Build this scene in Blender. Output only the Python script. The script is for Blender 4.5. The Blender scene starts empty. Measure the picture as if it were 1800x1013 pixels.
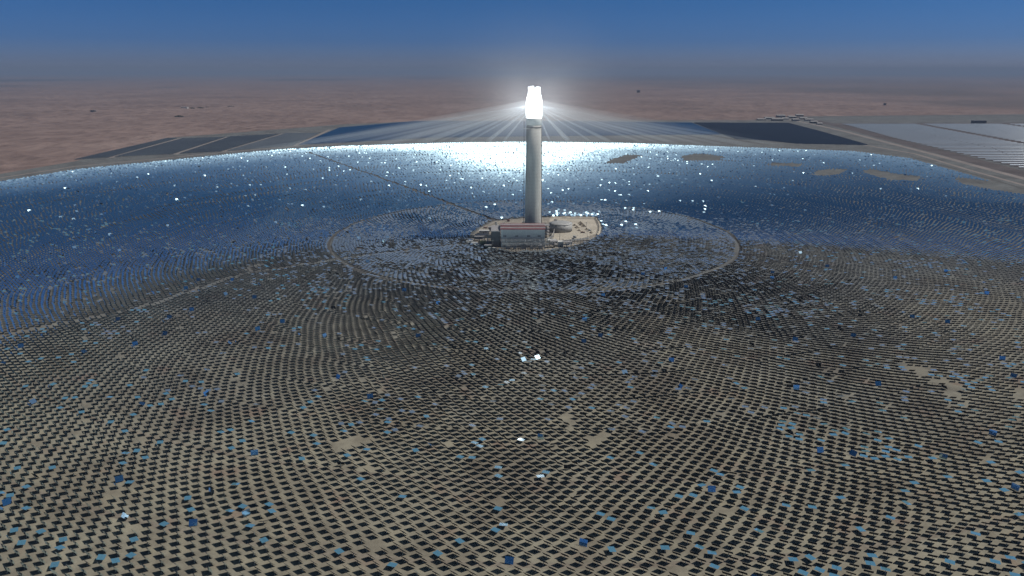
import bpy, bmesh, math, random
import numpy as np
rnd = random.Random(11)
rng = np.random.default_rng(5)
S = bpy.context.scene
COL = S.collection
R = math.radians

# ------------------------------------------------------------------ survey
CAM_H, PITCH, FPX = 286.0, 16.6, 1281.0
CP, SP = math.cos(R(PITCH)), math.sin(R(PITCH))
TX, TY = 38.0, 1290.0                 # tower foot
AIM = np.array([TX, TY, 232.0])
SUN_EL, SUN_AZ = 50.0, 4.0            # azimuth measured from +X towards +Y
SUN = np.array([math.cos(R(SUN_EL)) * math.cos(R(SUN_AZ)), math.cos(R(SUN_EL)) * math.sin(R(SUN_AZ)), math.sin(R(SUN_EL))])


def G(px, py, z=0.0):
    """ground point (at height z) that was read off the survey photograph"""
    a = R(PITCH) + math.atan((py - 506.5) / FPX)
    d = (CAM_H - z) / math.tan(a)
    zc = CP * d + SP * (CAM_H - z)
    return ((px - 900.0) / FPX * zc, d)


# ------------------------------------------------------------------ nodes
def material(name, base=(0.5, 0.5, 0.5), rough=0.7, metal=0.0, spec=0.3):
    m = bpy.data.materials.new(name)
    m.use_nodes = True
    b = m.node_tree.nodes['Principled BSDF']
    b.inputs['Base Color'].default_value = (*base, 1)
    b.inputs['Roughness'].default_value = rough
    b.inputs['Metallic'].default_value = metal
    b.inputs['Specular IOR Level'].default_value = spec
    return m


def nodes(m):
    return m.node_tree.nodes, m.node_tree.links, m.node_tree.nodes['Principled BSDF']


def noise(nt, scale, detail=4, rough=0.55, vec=None, dist=0.0):
    n = nt.nodes.new('ShaderNodeTexNoise')
    n.inputs['Scale'].default_value = scale
    n.inputs['Detail'].default_value = detail
    n.inputs['Roughness'].default_value = rough
    n.inputs['Distortion'].default_value = dist
    if vec is not None:
        nt.links.new(vec, n.inputs['Vector'])
    return n.outputs['Fac']


def pos(nt):
    return nt.nodes.new('ShaderNodeNewGeometry').outputs['Position']


def mapped(nt, vec, scale, rot=0.0):
    mp = nt.nodes.new('ShaderNodeMapping')
    mp.inputs['Scale'].default_value = scale
    mp.inputs['Rotation'].default_value = (0, 0, rot)
    nt.links.new(vec, mp.inputs['Vector'])
    return mp.outputs['Vector']


def ramp(nt, fac, stops):
    r = nt.nodes.new('ShaderNodeValToRGB')
    el = r.color_ramp.elements
    while len(el) < len(stops):
        el.new(0.5)
    for e, (p, c) in zip(el, stops):
        e.position = p
        e.color = (*c, 1) if len(c) == 3 else c
    nt.links.new(fac, r.inputs['Fac'])
    return r.outputs['Color']


def mix(nt, fac, a, b, mode='MIX'):
    m = nt.nodes.new('ShaderNodeMix')
    m.data_type = 'RGBA'
    m.blend_type = mode
    for sock, v in ((m.inputs['Factor'], fac), (m.inputs['A'], a), (m.inputs['B'], b)):
        pass
    ins = [i for i in m.inputs if i.enabled]
    for i, v in zip(ins, (fac, a, b)):
        if hasattr(v, 'is_output'):
            nt.links.new(v, i)
        elif isinstance(v, (int, float)):
            i.default_value = v
        else:
            i.default_value = (*v, 1)
    return [o for o in m.outputs if o.enabled][0]


def maprange(nt, v, a, b, c=0.0, d=1.0):
    n = nt.nodes.new('ShaderNodeMapRange')
    n.inputs[1].default_value = a
    n.inputs[2].default_value = b
    n.inputs[3].default_value = c
    n.inputs[4].default_value = d
    nt.links.new(v, n.inputs[0])
    return n.outputs[0]


def bump(nt, b, h, strength, dist):
    n = nt.nodes.new('ShaderNodeBump')
    n.inputs['Strength'].default_value = strength
    n.inputs['Distance'].default_value = dist
    nt.links.new(h, n.inputs['Height'])
    nt.links.new(n.outputs['Normal'], b.inputs['Normal'])


def mottled(name, c0, c1, scale=0.05, rough=0.9, spec=0.1, scale2=1.2, amt=0.35, metal=0.0):
    c0, c1 = tuple(x * 0.64 for x in c0), tuple(x * 0.64 for x in c1)
    m = material(name, c0, rough, metal, spec)
    nt = m.node_tree
    p = pos(nt)
    a = ramp(nt, noise(nt, scale, 6, 0.6, p), [(0.32, c0), (0.68, c1)])
    f = maprange(nt, noise(nt, scale2, 5, 0.65, p), 0.3, 0.7, 1 - amt, 1 + amt * 0.6)
    cm = nt.nodes.new('ShaderNodeCombineColor')
    for i in range(3):
        nt.links.new(f, cm.inputs[i])
    nt.links.new(mix(nt, 1.0, a, cm.outputs[0], 'MULTIPLY'), nt.nodes['Principled BSDF'].inputs['Base Color'])
    return m


# ------------------------------------------------------------------ meshes
def mesh_np(name, v, quads, mats, mi=None, smooth=False):
    """fast mesh from arrays; quads is (n,4)"""
    me = bpy.data.meshes.new(name)
    v = np.asarray(v, dtype=np.float32)
    q = np.asarray(quads, dtype=np.int32)
    me.vertices.add(len(v))
    me.vertices.foreach_set('co', v.ravel())
    me.loops.add(q.size)
    me.loops.foreach_set('vertex_index', q.ravel())
    me.polygons.add(len(q))
    me.polygons.foreach_set('loop_start', np.arange(0, q.size, 4, dtype=np.int32))
    for m in mats:
        me.materials.append(m)
    if mi is not None:
        me.polygons.foreach_set('material_index', np.asarray(mi, dtype=np.int32))
    me.polygons.foreach_set('use_smooth', np.full(len(q), smooth))
    me.update(calc_edges=True)
    me.validate()
    return me


class MB:
    """collects shapes for one mesh object"""
    def __init__(self):
        self.v, self.f, self.sm = [], [], []

    def add(self, vs, fs, smooth=False):
        o = len(self.v)
        self.v += [tuple(x) for x in vs]
        self.f += [tuple(o + i for i in f) for f in fs]
        self.sm += [smooth] * len(fs)
        return self

    def box(self, x0, x1, y0, y1, z0, z1):
        vs = [(x, y, z) for z in (z0, z1) for y in (y0, y1) for x in (x0, x1)]
        return self.add(vs, [(0, 2, 3, 1), (4, 5, 7, 6), (0, 1, 5, 4), (2, 6, 7, 3), (0, 4, 6, 2), (1, 3, 7, 5)])

    def bar(self, a, b, w):
        a, b = np.array(a, float), np.array(b, float)
        d = (b - a) / np.linalg.norm(b - a)
        u = np.cross(d, (0, 0, 1.0)) if abs(d[2]) < 0.9 else np.cross(d, (1.0, 0, 0))
        u /= np.linalg.norm(u)
        w2 = np.cross(d, u)
        vs = [p + s * u * w / 2 + t * w2 * w / 2 for p in (a, b) for s, t in ((-1, -1), (1, -1), (1, 1), (-1, 1))]
        return self.add(vs, [(0, 1, 2, 3), (7, 6, 5, 4), (0, 4, 5, 1), (1, 5, 6, 2), (2, 6, 7, 3), (3, 7, 4, 0)])

    def lathe(self, prof, n=24, cx=0, cy=0, caps=True):
        vs, fs = [], []
        for r, z in prof:
            for k in range(n):
                t = 2 * math.pi * k / n
                vs.append((cx + r * math.cos(t), cy + r * math.sin(t), z))
        for i in range(len(prof) - 1):
            for k in range(n):
                k2 = (k + 1) % n
                fs.append((i * n + k, i * n + k2, (i + 1) * n + k2, (i + 1) * n + k))
        self.add(vs, fs, True)
        o = len(self.v) - len(vs)
        if caps:
            self.f += [tuple(o + k for k in reversed(range(n))), tuple(o + (len(prof) - 1) * n + k for k in range(n))]
            self.sm += [False, False]
        return self

    def prism(self, pts, z0, z1):
        n = len(pts)
        vs = [(x, y, z0) for x, y in pts] + [(x, y, z1) for x, y in pts]
        return self.add(vs, [tuple(reversed(range(n))), tuple(range(n, 2 * n))] + [(i, (i + 1) % n, n + (i + 1) % n, n + i) for i in range(n)])

    def build(self, name, mat, parent=None, loc=None, closed=False):
        me = bpy.data.meshes.new(name)
        me.from_pydata(self.v, [], self.f)
        me.materials.append(mat)
        me.polygons.foreach_set('use_smooth', self.sm)
        me.update()
        if closed:
            bm = bmesh.new()
            bm.from_mesh(me)
            bmesh.ops.recalc_face_normals(bm, faces=bm.faces)
            bm.to_mesh(me)
            bm.free()
        return link(name, me, parent, loc)


def link(name, me, parent=None, loc=None):
    o = bpy.data.objects.new(name, me)
    COL.objects.link(o)
    if parent is not None:
        o.parent = parent
    if loc is not None:
        o.location = loc
    return o


def tag(o, label=None, cat=None, group=None, kind=None):
    if label: o['label'] = label
    if cat: o['category'] = cat
    if group: o['group'] = group
    if kind: o['kind'] = kind
    return o


def thing(name, label, cat, loc, group=None, rz=0.0):
    o = bpy.data.objects.new(name, None)
    COL.objects.link(o)
    o.location = loc
    o.rotation_euler = (0, 0, rz)
    return tag(o, label, cat, group)


ONES = ['', 'first', 'second', 'third', 'fourth', 'fifth', 'sixth', 'seventh', 'eighth', 'ninth', 'tenth', 'eleventh', 'twelfth',
        'thirteenth', 'fourteenth', 'fifteenth', 'sixteenth', 'seventeenth', 'eighteenth', 'nineteenth']
TENS = ['', '', 'twent', 'thirt', 'fort', 'fift', 'sixt', 'sevent', 'eight', 'ninet']


def ordinal(n):
    if n < 20: return ONES[n]
    if n >= 100: return 'hundred and ' + ordinal(n - 100) if n > 100 else 'hundredth'
    return TENS[n // 10] + ('ieth' if n % 10 == 0 else 'y-' + ONES[n % 10])


def inside(pts, poly):
    x, y = pts[:, 0], pts[:, 1]
    r = np.zeros(len(pts), bool)
    n = len(poly)
    for i in range(n):
        (x0, y0), (x1, y1) = poly[i], poly[(i + 1) % n]
        if y0 == y1: continue
        c = (y0 > y) != (y1 > y)
        r ^= c & (x < (x1 - x0) * (y - y0) / (y1 - y0) + x0)
    return r


def edge_dist(pts, poly):
    best = np.full(len(pts), 1e12)
    n = len(poly)
    for i in range(n):
        a, b = np.array(poly[i]), np.array(poly[(i + 1) % n])
        ab = b - a
        t = np.clip(((pts - a) @ ab) / (ab @ ab), 0, 1)
        d = pts - (a + t[:, None] * ab)
        best = np.minimum(best, (d * d).sum(1))
    return np.sqrt(best)


# ------------------------------------------------------------------ materials
M = {}
M['mirror'] = material('mirror_glass', (0.54, 0.77, 0.88), 0.086, 1.0)
_nt = M['mirror'].node_tree
_d = _nt.nodes.new('ShaderNodeBsdfDiffuse')
_d.inputs['Color'].default_value = (0.10, 0.13, 0.15, 1)
_mx = _nt.nodes.new('ShaderNodeMixShader')
_mx.inputs[0].default_value = 0.05
_nt.links.new(_nt.nodes['Principled BSDF'].outputs[0], _mx.inputs[1])
_nt.links.new(_d.outputs[0], _mx.inputs[2])
_nt.links.new(_mx.outputs[0], _nt.nodes['Material Output'].inputs['Surface'])
M['skytint'] = material('sky_tint_mirror_glass', (0.80, 0.88, 0.92), 0.09, 1.0)
_nt = M['skytint'].node_tree
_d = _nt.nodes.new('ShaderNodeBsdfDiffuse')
_d.inputs['Color'].default_value = (0.17, 0.40, 0.52, 1)  # blue sky reflection of the parked mirrors painted in as diffuse colour
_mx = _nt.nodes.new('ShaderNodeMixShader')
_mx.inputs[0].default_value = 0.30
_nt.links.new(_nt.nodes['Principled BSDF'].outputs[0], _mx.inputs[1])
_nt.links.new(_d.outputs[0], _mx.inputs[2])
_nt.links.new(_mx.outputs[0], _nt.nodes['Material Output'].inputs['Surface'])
M['palesky'] = M['skytint'].copy()
M['palesky'].name = 'pale_sky_mirror_glass'
for n_ in M['palesky'].node_tree.nodes:
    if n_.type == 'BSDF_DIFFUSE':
        n_.inputs['Color'].default_value = (0.26, 0.32, 0.37, 1)  # paler low-sky reflection painted into the inner parked mirrors
M['back'] = mottled('mirror_back_paint', (0.018, 0.019, 0.021), (0.028, 0.028, 0.030), 0.4, 0.7, 0.1)
M['steel'] = mottled('galvanised_steel', (0.30, 0.31, 0.32), (0.40, 0.40, 0.40), 0.8, 0.5, 0.4)
M['darksteel'] = mottled('painted_dark_steel', (0.10, 0.10, 0.105), (0.16, 0.155, 0.15), 0.5, 0.6, 0.3)
M['rust'] = mottled('primer_red_steel', (0.22, 0.12, 0.10), (0.30, 0.18, 0.15), 0.5, 0.7, 0.2)
M['concrete'] = material('tower_concrete', (0.3, 0.3, 0.29), 0.85, 0, 0.2)
_nt = M['concrete'].node_tree
_p = pos(_nt)
_c = ramp(_nt, noise(_nt, 1.0, 5, 0.6, mapped(_nt, _p, (0.16, 0.16, 0.012))), [(0.30, (0.275, 0.268, 0.252)), (0.70, (0.375, 0.368, 0.348))])
_w = _nt.nodes.new('ShaderNodeTexWave')
_w.bands_direction = 'Z'
_w.inputs['Scale'].default_value = 0.05
_w.inputs['Distortion'].default_value = 1.0
_nt.links.new(_p, _w.inputs['Vector'])
_c = mix(_nt, 1.0, _c, ramp(_nt, _w.outputs['Fac'], [(0.0, (0.965, 0.965, 0.965)), (0.3, (1.02, 1.02, 1.02))]), 'MULTIPLY')
_nt.links.new(_c, _nt.nodes['Principled BSDF'].inputs['Base Color'])
M['wall'] = mottled('light_grey_cladding', (0.56, 0.58, 0.57), (0.66, 0.67, 0.66), 0.06, 0.5, 0.4, 0.5, 0.12)
M['redroof'] = mottled('maroon_roof_sheet', (0.26, 0.10, 0.11), (0.32, 0.14, 0.14), 0.1, 0.5, 0.3)
M['greyroof'] = mottled('grey_roof_sheet', (0.32, 0.31, 0.31), (0.42, 0.41, 0.41), 0.1, 0.5, 0.3)
M['white'] = mottled('white_cladding', (0.62, 0.62, 0.60), (0.74, 0.74, 0.72), 0.1, 0.5, 0.3, 0.8, 0.15)
M['yellow'] = mottled('yellow_green_tank_paint', (0.34, 0.34, 0.16), (0.42, 0.41, 0.22), 0.2, 0.5, 0.3)
M['tank'] = mottled('tank_aluminium_cladding', (0.36, 0.37, 0.37), (0.46, 0.46, 0.45), 0.05, 0.55, 0.3, 0.4, 0.15)
M['padgravel'] = mottled('pad_gravel', (0.26, 0.235, 0.205), (0.40, 0.365, 0.31), 0.04, 0.95, 0.1, 0.3, 0.4)
M['yard'] = mottled('yard_sand', (0.44, 0.40, 0.33), (0.56, 0.51, 0.43), 0.03, 0.95, 0.1, 0.3, 0.25)
M['spoil'] = mottled('spoil_earth', (0.14, 0.12, 0.10), (0.32, 0.28, 0.22), 0.12, 0.95, 0.1, 0.8, 0.3)
M['road'] = mottled('compacted_road', (0.24, 0.23, 0.22), (0.31, 0.30, 0.28), 0.02, 0.95, 0.1, 0.3, 0.2)
M['asphalt'] = mottled('old_asphalt', (0.070, 0.068, 0.066), (0.10, 0.098, 0.095), 0.02, 0.9, 0.2, 0.3, 0.2)
M['track'] = mottled('brown_track', (0.22, 0.19, 0.155), (0.30, 0.27, 0.22), 0.02, 0.95, 0.05, 0.3, 0.25)
M['paleroad'] = mottled('pale_haul_road', (0.24, 0.215, 0.205), (0.32, 0.285, 0.27), 0.01, 0.95, 0.1, 0.2, 0.2)
M['verge_shade'] = mottled('verge_earth_and_row_shade', (0.10, 0.088, 0.088), (0.15, 0.13, 0.13), 0.01, 0.95, 0.05, 0.2, 0.25)
M['pv'] = material('panel_glass_blue', (0.006, 0.036, 0.095), 0.12, 0.0, 0.5)
M['pvdark'] = material('panel_glass_dark', (0.008, 0.012, 0.022), 0.2, 0.0, 0.35)
M['pvgrey'] = mottled('panel_glass_grey', (0.055, 0.066, 0.080), (0.085, 0.10, 0.115), 0.004, 0.35, 0.4)
M['pvpale'] = mottled('panel_glass_pale', (0.10, 0.12, 0.14), (0.15, 0.17, 0.19), 0.004, 0.35, 0.4)
M['trough'] = material('trough_mirror', (0.66, 0.70, 0.74), 0.09, 1.0)
_nt = M['trough'].node_tree
_d = _nt.nodes.new('ShaderNodeBsdfDiffuse')
_d.inputs['Color'].default_value = (0.28, 0.34, 0.40, 1)
_mx = _nt.nodes.new('ShaderNodeMixShader')
_mx.inputs[0].default_value = 0.5
_nt.links.new(_nt.nodes['Principled BSDF'].outputs[0], _mx.inputs[1])
_nt.links.new(_d.outputs[0], _mx.inputs[2])
_nt.links.new(_mx.outputs[0], _nt.nodes['Material Output'].inputs['Surface'])
M['shrub'] = mottled('shrub_leaves', (0.035, 0.045, 0.025), (0.06, 0.07, 0.04), 1.0, 0.9, 0.1)


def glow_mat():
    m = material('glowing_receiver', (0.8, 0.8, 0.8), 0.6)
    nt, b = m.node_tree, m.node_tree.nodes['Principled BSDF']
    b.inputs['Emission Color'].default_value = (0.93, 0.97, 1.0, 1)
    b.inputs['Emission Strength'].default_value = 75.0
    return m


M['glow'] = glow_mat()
M['crown_glare'] = material('glaring_crown_panels', (0.85, 0.86, 0.86), 0.5)  # white glare put into the crown as emission; it is no source
_b = M['crown_glare'].node_tree.nodes['Principled BSDF']
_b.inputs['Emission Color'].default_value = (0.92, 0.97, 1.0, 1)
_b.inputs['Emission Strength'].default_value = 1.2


def site_mat():
    m = material('graded_site_sand', (0.3, 0.26, 0.2), 0.95, 0, 0.05)
    nt, b = m.node_tree, m.node_tree.nodes['Principled BSDF']
    p = pos(nt)
    c = ramp(nt, noise(nt, 0.012, 6, 0.6, p, 0.6), [(0.30, (0.136, 0.121, 0.097)), (0.50, (0.186, 0.174, 0.139)), (0.72, (0.226, 0.215, 0.174))])
    g = ramp(nt, noise(nt, 0.06, 5, 0.6, p), [(0.33, (0.74, 0.72, 0.72)), (0.52, (0.98, 0.97, 0.96)), (0.68, (1.16, 1.14, 1.08))])
    c = mix(nt, 1.0, c, g, 'MULTIPLY')
    # rust-red patches and graded streaks
    rp = maprange(nt, noise(nt, 0.03, 3, 0.5, p), 0.60, 0.72)
    c = mix(nt, rp, c, (0.165, 0.128, 0.102))
    # haze and dimness painted into the ground colour, greyer towards the far side
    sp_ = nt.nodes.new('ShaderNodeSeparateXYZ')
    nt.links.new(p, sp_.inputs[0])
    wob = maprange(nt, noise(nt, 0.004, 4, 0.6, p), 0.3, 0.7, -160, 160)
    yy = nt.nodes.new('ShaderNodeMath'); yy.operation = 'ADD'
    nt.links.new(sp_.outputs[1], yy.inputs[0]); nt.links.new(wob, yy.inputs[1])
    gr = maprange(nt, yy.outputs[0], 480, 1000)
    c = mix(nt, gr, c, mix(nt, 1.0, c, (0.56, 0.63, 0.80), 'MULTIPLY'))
    f = ramp(nt, noise(nt, 0.9, 4, 0.7, p), [(0.3, (0.86, 0.86, 0.86)), (0.7, (1.1, 1.1, 1.1))])
    c = mix(nt, 1.0, c, f, 'MULTIPLY')
    nt.links.new(c, b.inputs['Base Color'])
    bump(nt, b, noise(nt, 0.7, 5, 0.7, p), 0.5, 0.3)
    return m


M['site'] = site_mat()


def desert_mat():
    m = material('desert_sand', (0.28, 0.17, 0.14), 0.95, 0, 0.03)
    nt, b = m.node_tree, m.node_tree.nodes['Principled BSDF']
    p = pos(nt)
    c = ramp(nt, noise(nt, 0.0011, 6, 0.6, p, 0.4), [(0.30, (0.124, 0.093, 0.085)), (0.52, (0.166, 0.122, 0.110)), (0.75, (0.195, 0.150, 0.136))])
    d = ramp(nt, noise(nt, 0.012, 5, 0.65, mapped(nt, p, (1.0, 0.45, 1.0), 0.6), 1.0), [(0.34, (0.70, 0.68, 0.69)), (0.60, (1.10, 1.10, 1.10))])
    c = mix(nt, 1.0, c, d, 'MULTIPLY')
    # dark gravel plains far out: soft-edged areas of dark gravel and scrub
    sep = nt.nodes.new('ShaderNodeSeparateXYZ')
    nt.links.new(p, sep.inputs[0])

    def math_(op, a, bb):
        n = nt.nodes.new('ShaderNodeMath')
        n.operation = op
        for i, v in enumerate((a, bb)):
            if hasattr(v, 'is_output'):
                nt.links.new(v, n.inputs[i])
            else:
                n.inputs[i].default_value = v
        return n.outputs[0]
    wob = noise(nt, 0.00045, 4, 0.6, p)
    total = None
    for cx, cy, rx, ry, amt in PLAINS:
        ex = math_('DIVIDE', math_('SUBTRACT', sep.outputs[0], cx), rx)
        ey = math_('DIVIDE', math_('SUBTRACT', sep.outputs[1], cy), ry)
        e = math_('ADD', math_('MULTIPLY', ex, ex), math_('MULTIPLY', ey, ey))
        e = math_('ADD', e, math_('MULTIPLY', math_('SUBTRACT', wob, 0.5), 2.4))
        mk = maprange(nt, e, 1.25, 0.35, 0.0, amt)
        total = mk if total is None else math_('MAXIMUM', total, mk)
    c = mix(nt, total, c, (0.055, 0.054, 0.054))
    nt.links.new(c, b.inputs['Base Color'])
    bump(nt, b, noise(nt, 0.02, 6, 0.7, mapped(nt, p, (1.0, 0.5, 1.0), 0.6), 0.8), 0.6, 6.0)
    return m


def plain(px0, px1, py0, py1, amt=0.85):
    (xa, yn), (xb, _) = G(px0, py1), G(px1, py1)
    yf = G(px0, py0)[1]
    ym = 2 / (1 / yn + 1 / yf)
    k = ym / yn
    return ((xa + xb) / 2 * k, (yn + yf) / 2, (xb - xa) / 2 * k, (yf - yn) / 2, amt)


PLAINS = [plain(-260, 105, 139, 147), plain(-200, 100, 150.5, 153), plain(270, 320, 153, 155, .8), plain(440, 640, 139, 142), plain(700, 800, 136, 139, .6),
          plain(1250, 1340, 143.5, 146, .8), plain(1400, 1800, 152, 172, .55), plain(1560, 2100, 176, 193, .5), plain(1080, 1250, 136, 140, .7), plain(980, 2300, 130, 178, .45)]
M['desert'] = desert_mat()

# ------------------------------------------------------------------ plan of the site
SITE = [G(-700, 360), G(-300, 338), G(0, 306), G(130, 284), G(290, 243), G(600, 219), G(760, 212), G(1320, 211.5), G(1390, 205), G(1800, 201), G(2300, 199), G(3600, 300), (2500, 200), (700, 40), (-700, 40), (-2300, 500)]
FIELD = [G(-700, 372), G(-300, 347), G(0, 321), G(130, 300), G(300, 283), G(480, 265), G(600, 258.5), G(800, 252), G(940, 250.5), G(1100, 253), G(1300, 260),
         G(1500, 267), G(1600, 280), G(1690, 305), G(1800, 338), G(2100, 420), G(2500, 520), (1100, 250), (-1100, 250)]
BARE = [[(1062, 289), (1072, 282), (1100, 273), (1130, 274), (1098, 289)], [(1195, 275), (1230, 271), (1274, 276), (1266, 284), (1203, 284)],
        [(1343, 292), (1360, 287), (1410, 289), (1408, 295)], [(1424, 309), (1440, 300), (1492, 298), (1480, 307), (1450, 311)],
        [(1512, 303), (1530, 298), (1575, 307), (1622, 312), (1616, 320), (1560, 318)], [(1678, 313), (1720, 317), (1830, 333), (1830, 348), (1740, 335), (1683, 323)],
        [(1578, 655), (1592, 640), (1640, 646), (1628, 660)], [(1634, 668), (1655, 660), (1672, 670), (1700, 698), (1680, 703), (1655, 688)], [(1776, 690), (1830, 672), (1830, 698), (1785, 704)],
        [(986, 735), (1008, 727), (1030, 745), (1006, 756)], [(893, 736), (915, 731), (908, 748)], [(993, 640), (1018, 645), (1003, 657)], [(430, 474), (455, 462), (462, 466), (440, 478)],
        [(250, 790), (265, 783), (275, 795)], [(600, 778), (640, 770), (655, 780), (620, 790)], [(1030, 770), (1060, 765), (1066, 780), (1040, 785)], [(1560, 958), (1590, 950), (1600, 965), (1575, 972)]]
BARE = [[G(*p) for p in b] for b in BARE]
RADIALS = [([(TX, TY), G(700, 325), G(540, 268)], 6.0), ([(TX, TY), G(640, 450), G(430, 481), G(250, 541), G(0, 592), G(-150, 620)], 2.4)
           ]

PAD = [G(*p) for p in [(826, 418), (845, 401), (868, 389), (920, 384), (968, 382), (1047, 383), (1056, 400), (1052, 413), (1032, 425), (1000, 434), (960, 441), (900, 442), (865, 436), (840, 428)]]
# ------------------------------------------------------------------ ground
def build_terrain():
    fine = np.deg2rad(np.arange(-58, 58.01, 0.16))
    coarse = np.deg2rad(np.arange(62, 299, 6.0))
    th = np.concatenate([fine, coarse])
    rr = np.concatenate([[30, 200, 500, 800], np.arange(1000, 2000, 30), np.arange(2000, 7000, 17), 7000 * 1.02 ** np.arange(1, 122)])
    T, RR = np.meshgrid(th, rr)
    x, y = RR * np.sin(T), RR * np.cos(T)
    pts = np.stack([x.ravel(), y.ravel()], 1)
    d = edge_dist(pts, SITE)
    d[inside(pts, SITE)] = 0
    k = np.clip((d - 15) / 120, 0, 1)
    k = k * k * (3 - 2 * k)
    X, Y = pts[:, 0], pts[:, 1]
    wx = X + 60 * np.sin(Y / 173 + 1.3) + 34 * np.sin(X / 97 + Y / 141)
    wy = Y + 70 * np.sin(X / 211 + .4) + 30 * np.sin(Y / 83 - X / 120)
    a = 1 - np.abs(np.sin((wx * .55 + wy * .83) / 46))
    b = 1 - np.abs(np.sin((wx * .9 - wy * .42) / 33 + 1.1))
    c = np.sin(wx / 430 + .3) * np.sin(wy / 510 + 1.7)
    z = 8.0 * a ** 1.6 + 5.5 * b ** 1.8 + 6.0 * c
    amp = 0.55 + 0.45 * np.sin(X / 900 + 2) * np.sin(Y / 1300) - 0.35 * np.clip((X - 500) / 2500, 0, 1)
    fade = np.clip(1 - (RR.ravel() - 9000) / 9000, 0.15, 1)
    z = -1.0 + k * (z * amp * fade)
    z = np.where(k <= 0, -1.0, z)
    n, m = T.shape[1], T.shape[0]
    idx = np.arange(n * m).reshape(m, n)
    nx = np.roll(idx, -1, 1)
    q = np.stack([idx[:-1], idx[1:], nx[1:], nx[:-1]], -1).reshape(-1, 4)[:, ::-1]
    me = mesh_np('desert', np.stack([X, Y, z], 1), q[:, ::-1], [M['desert']], smooth=True)
    # centre cap so that the sheet is closed under the camera
    tag(link('desert_ground', me), kind='structure')


build_terrain()


def sheet(name, poly, z, mat, kind='structure'):
    me = bpy.data.meshes.new(name)
    me.from_pydata([(x, y, z) for x, y in poly], [], [tuple(range(len(poly)))])
    me.materials.append(mat)
    me.update()
    if me.polygons[0].normal.z < 0:
        me.flip_normals()
    return tag(link(name, me), kind=kind)


def strip(name, line, w, z, mat):
    """a road of width w along a line"""
    L = [np.array(p, float) for p in line]
    vs, fs = [], []
    for i, p in enumerate(L):
        t = L[min(i + 1, len(L) - 1)] - L[max(i - 1, 0)]
        t /= np.linalg.norm(t)
        nrm = np.array([-t[1], t[0]])
        vs += [(*(p + nrm * w / 2), z), (*(p - nrm * w / 2), z)]
    for i in range(len(L) - 1):
        fs.append((2 * i, 2 * i + 1, 2 * i + 3, 2 * i + 2))
    me = bpy.data.meshes.new(name)
    me.from_pydata(vs, [], fs)
    me.materials.append(mat)
    me.update()
    return tag(link(name, me), kind='structure')


def ring(name, r, w, z, mat, n=360):
    vs, fs = [], []
    for k in range(n):
        t = 2 * math.pi * k / n
        for q in (r - w / 2, r + w / 2):
            vs.append((TX + q * math.cos(t), TY + q * math.sin(t), z))
    for k in range(n):
        k2 = (k + 1) % n
        fs.append((2 * k, 2 * k + 1, 2 * k2 + 1, 2 * k2))
    me = bpy.data.meshes.new(name)
    me.from_pydata(vs, [], fs)
    me.materials.append(mat)
    me.update()
    return tag(link(name, me), kind='structure')


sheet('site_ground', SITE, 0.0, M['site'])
ring('ring_road', 359.6, 4.5, 0.02, M['asphalt'])
ring('ring_track', 917, 5, 0.02, M['track'])
ring('ring_track', 825, 5, 0.02, M['track'])
for (line, w), mt_ in zip(RADIALS[:1], ('asphalt',)):
    strip('radial_road', line, w, 0.03, M[mt_])

sheet('trough_row_shade_ground', [G(1455, 217), G(1568, 241), G(1850, 309), G(3000, 309), G(2300, 214)], 0.01, M['verge_shade'])  # dark sheet carries the shade between the trough rows in its colour
# haul road, verges and tracks between the mirror field and the trough field
edge = [(1375, 208), (1440, 221), (1490, 232.5), (1560, 251), (1650, 274), (1740, 298.5), (1830, 322)]
strip('earth_verge', [G(x + 14, y - 4) for x, y in edge], 75, 0.02, M['verge_shade'])
strip('haul_road', [G(x, y) for x, y in edge], 26, 0.04, M['paleroad'])
strip('haul_road', [G(x, y) for x, y in [(1500, 252), (1560, 262), (1610, 271), (1700, 298), (1830, 334)]], 14, 0.04, M['paleroad'])
strip('service_road', [G(x, y) for x, y in [(1500, 268), (1600, 274.5), (1690, 300), (1830, 341)]], 8, 0.06, M['asphalt'])
strip('service_road', [G(x, y) for x, y in [(1410, 206.5), (1600, 204), (1900, 203)]], 40, 0.05, M['asphalt'])
strip('service_road', [G(x, y) for x, y in [(0, 313), (130, 293), (300, 277), (480, 260), (600, 253)]], 12, 0.04, M['paleroad'])

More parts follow.
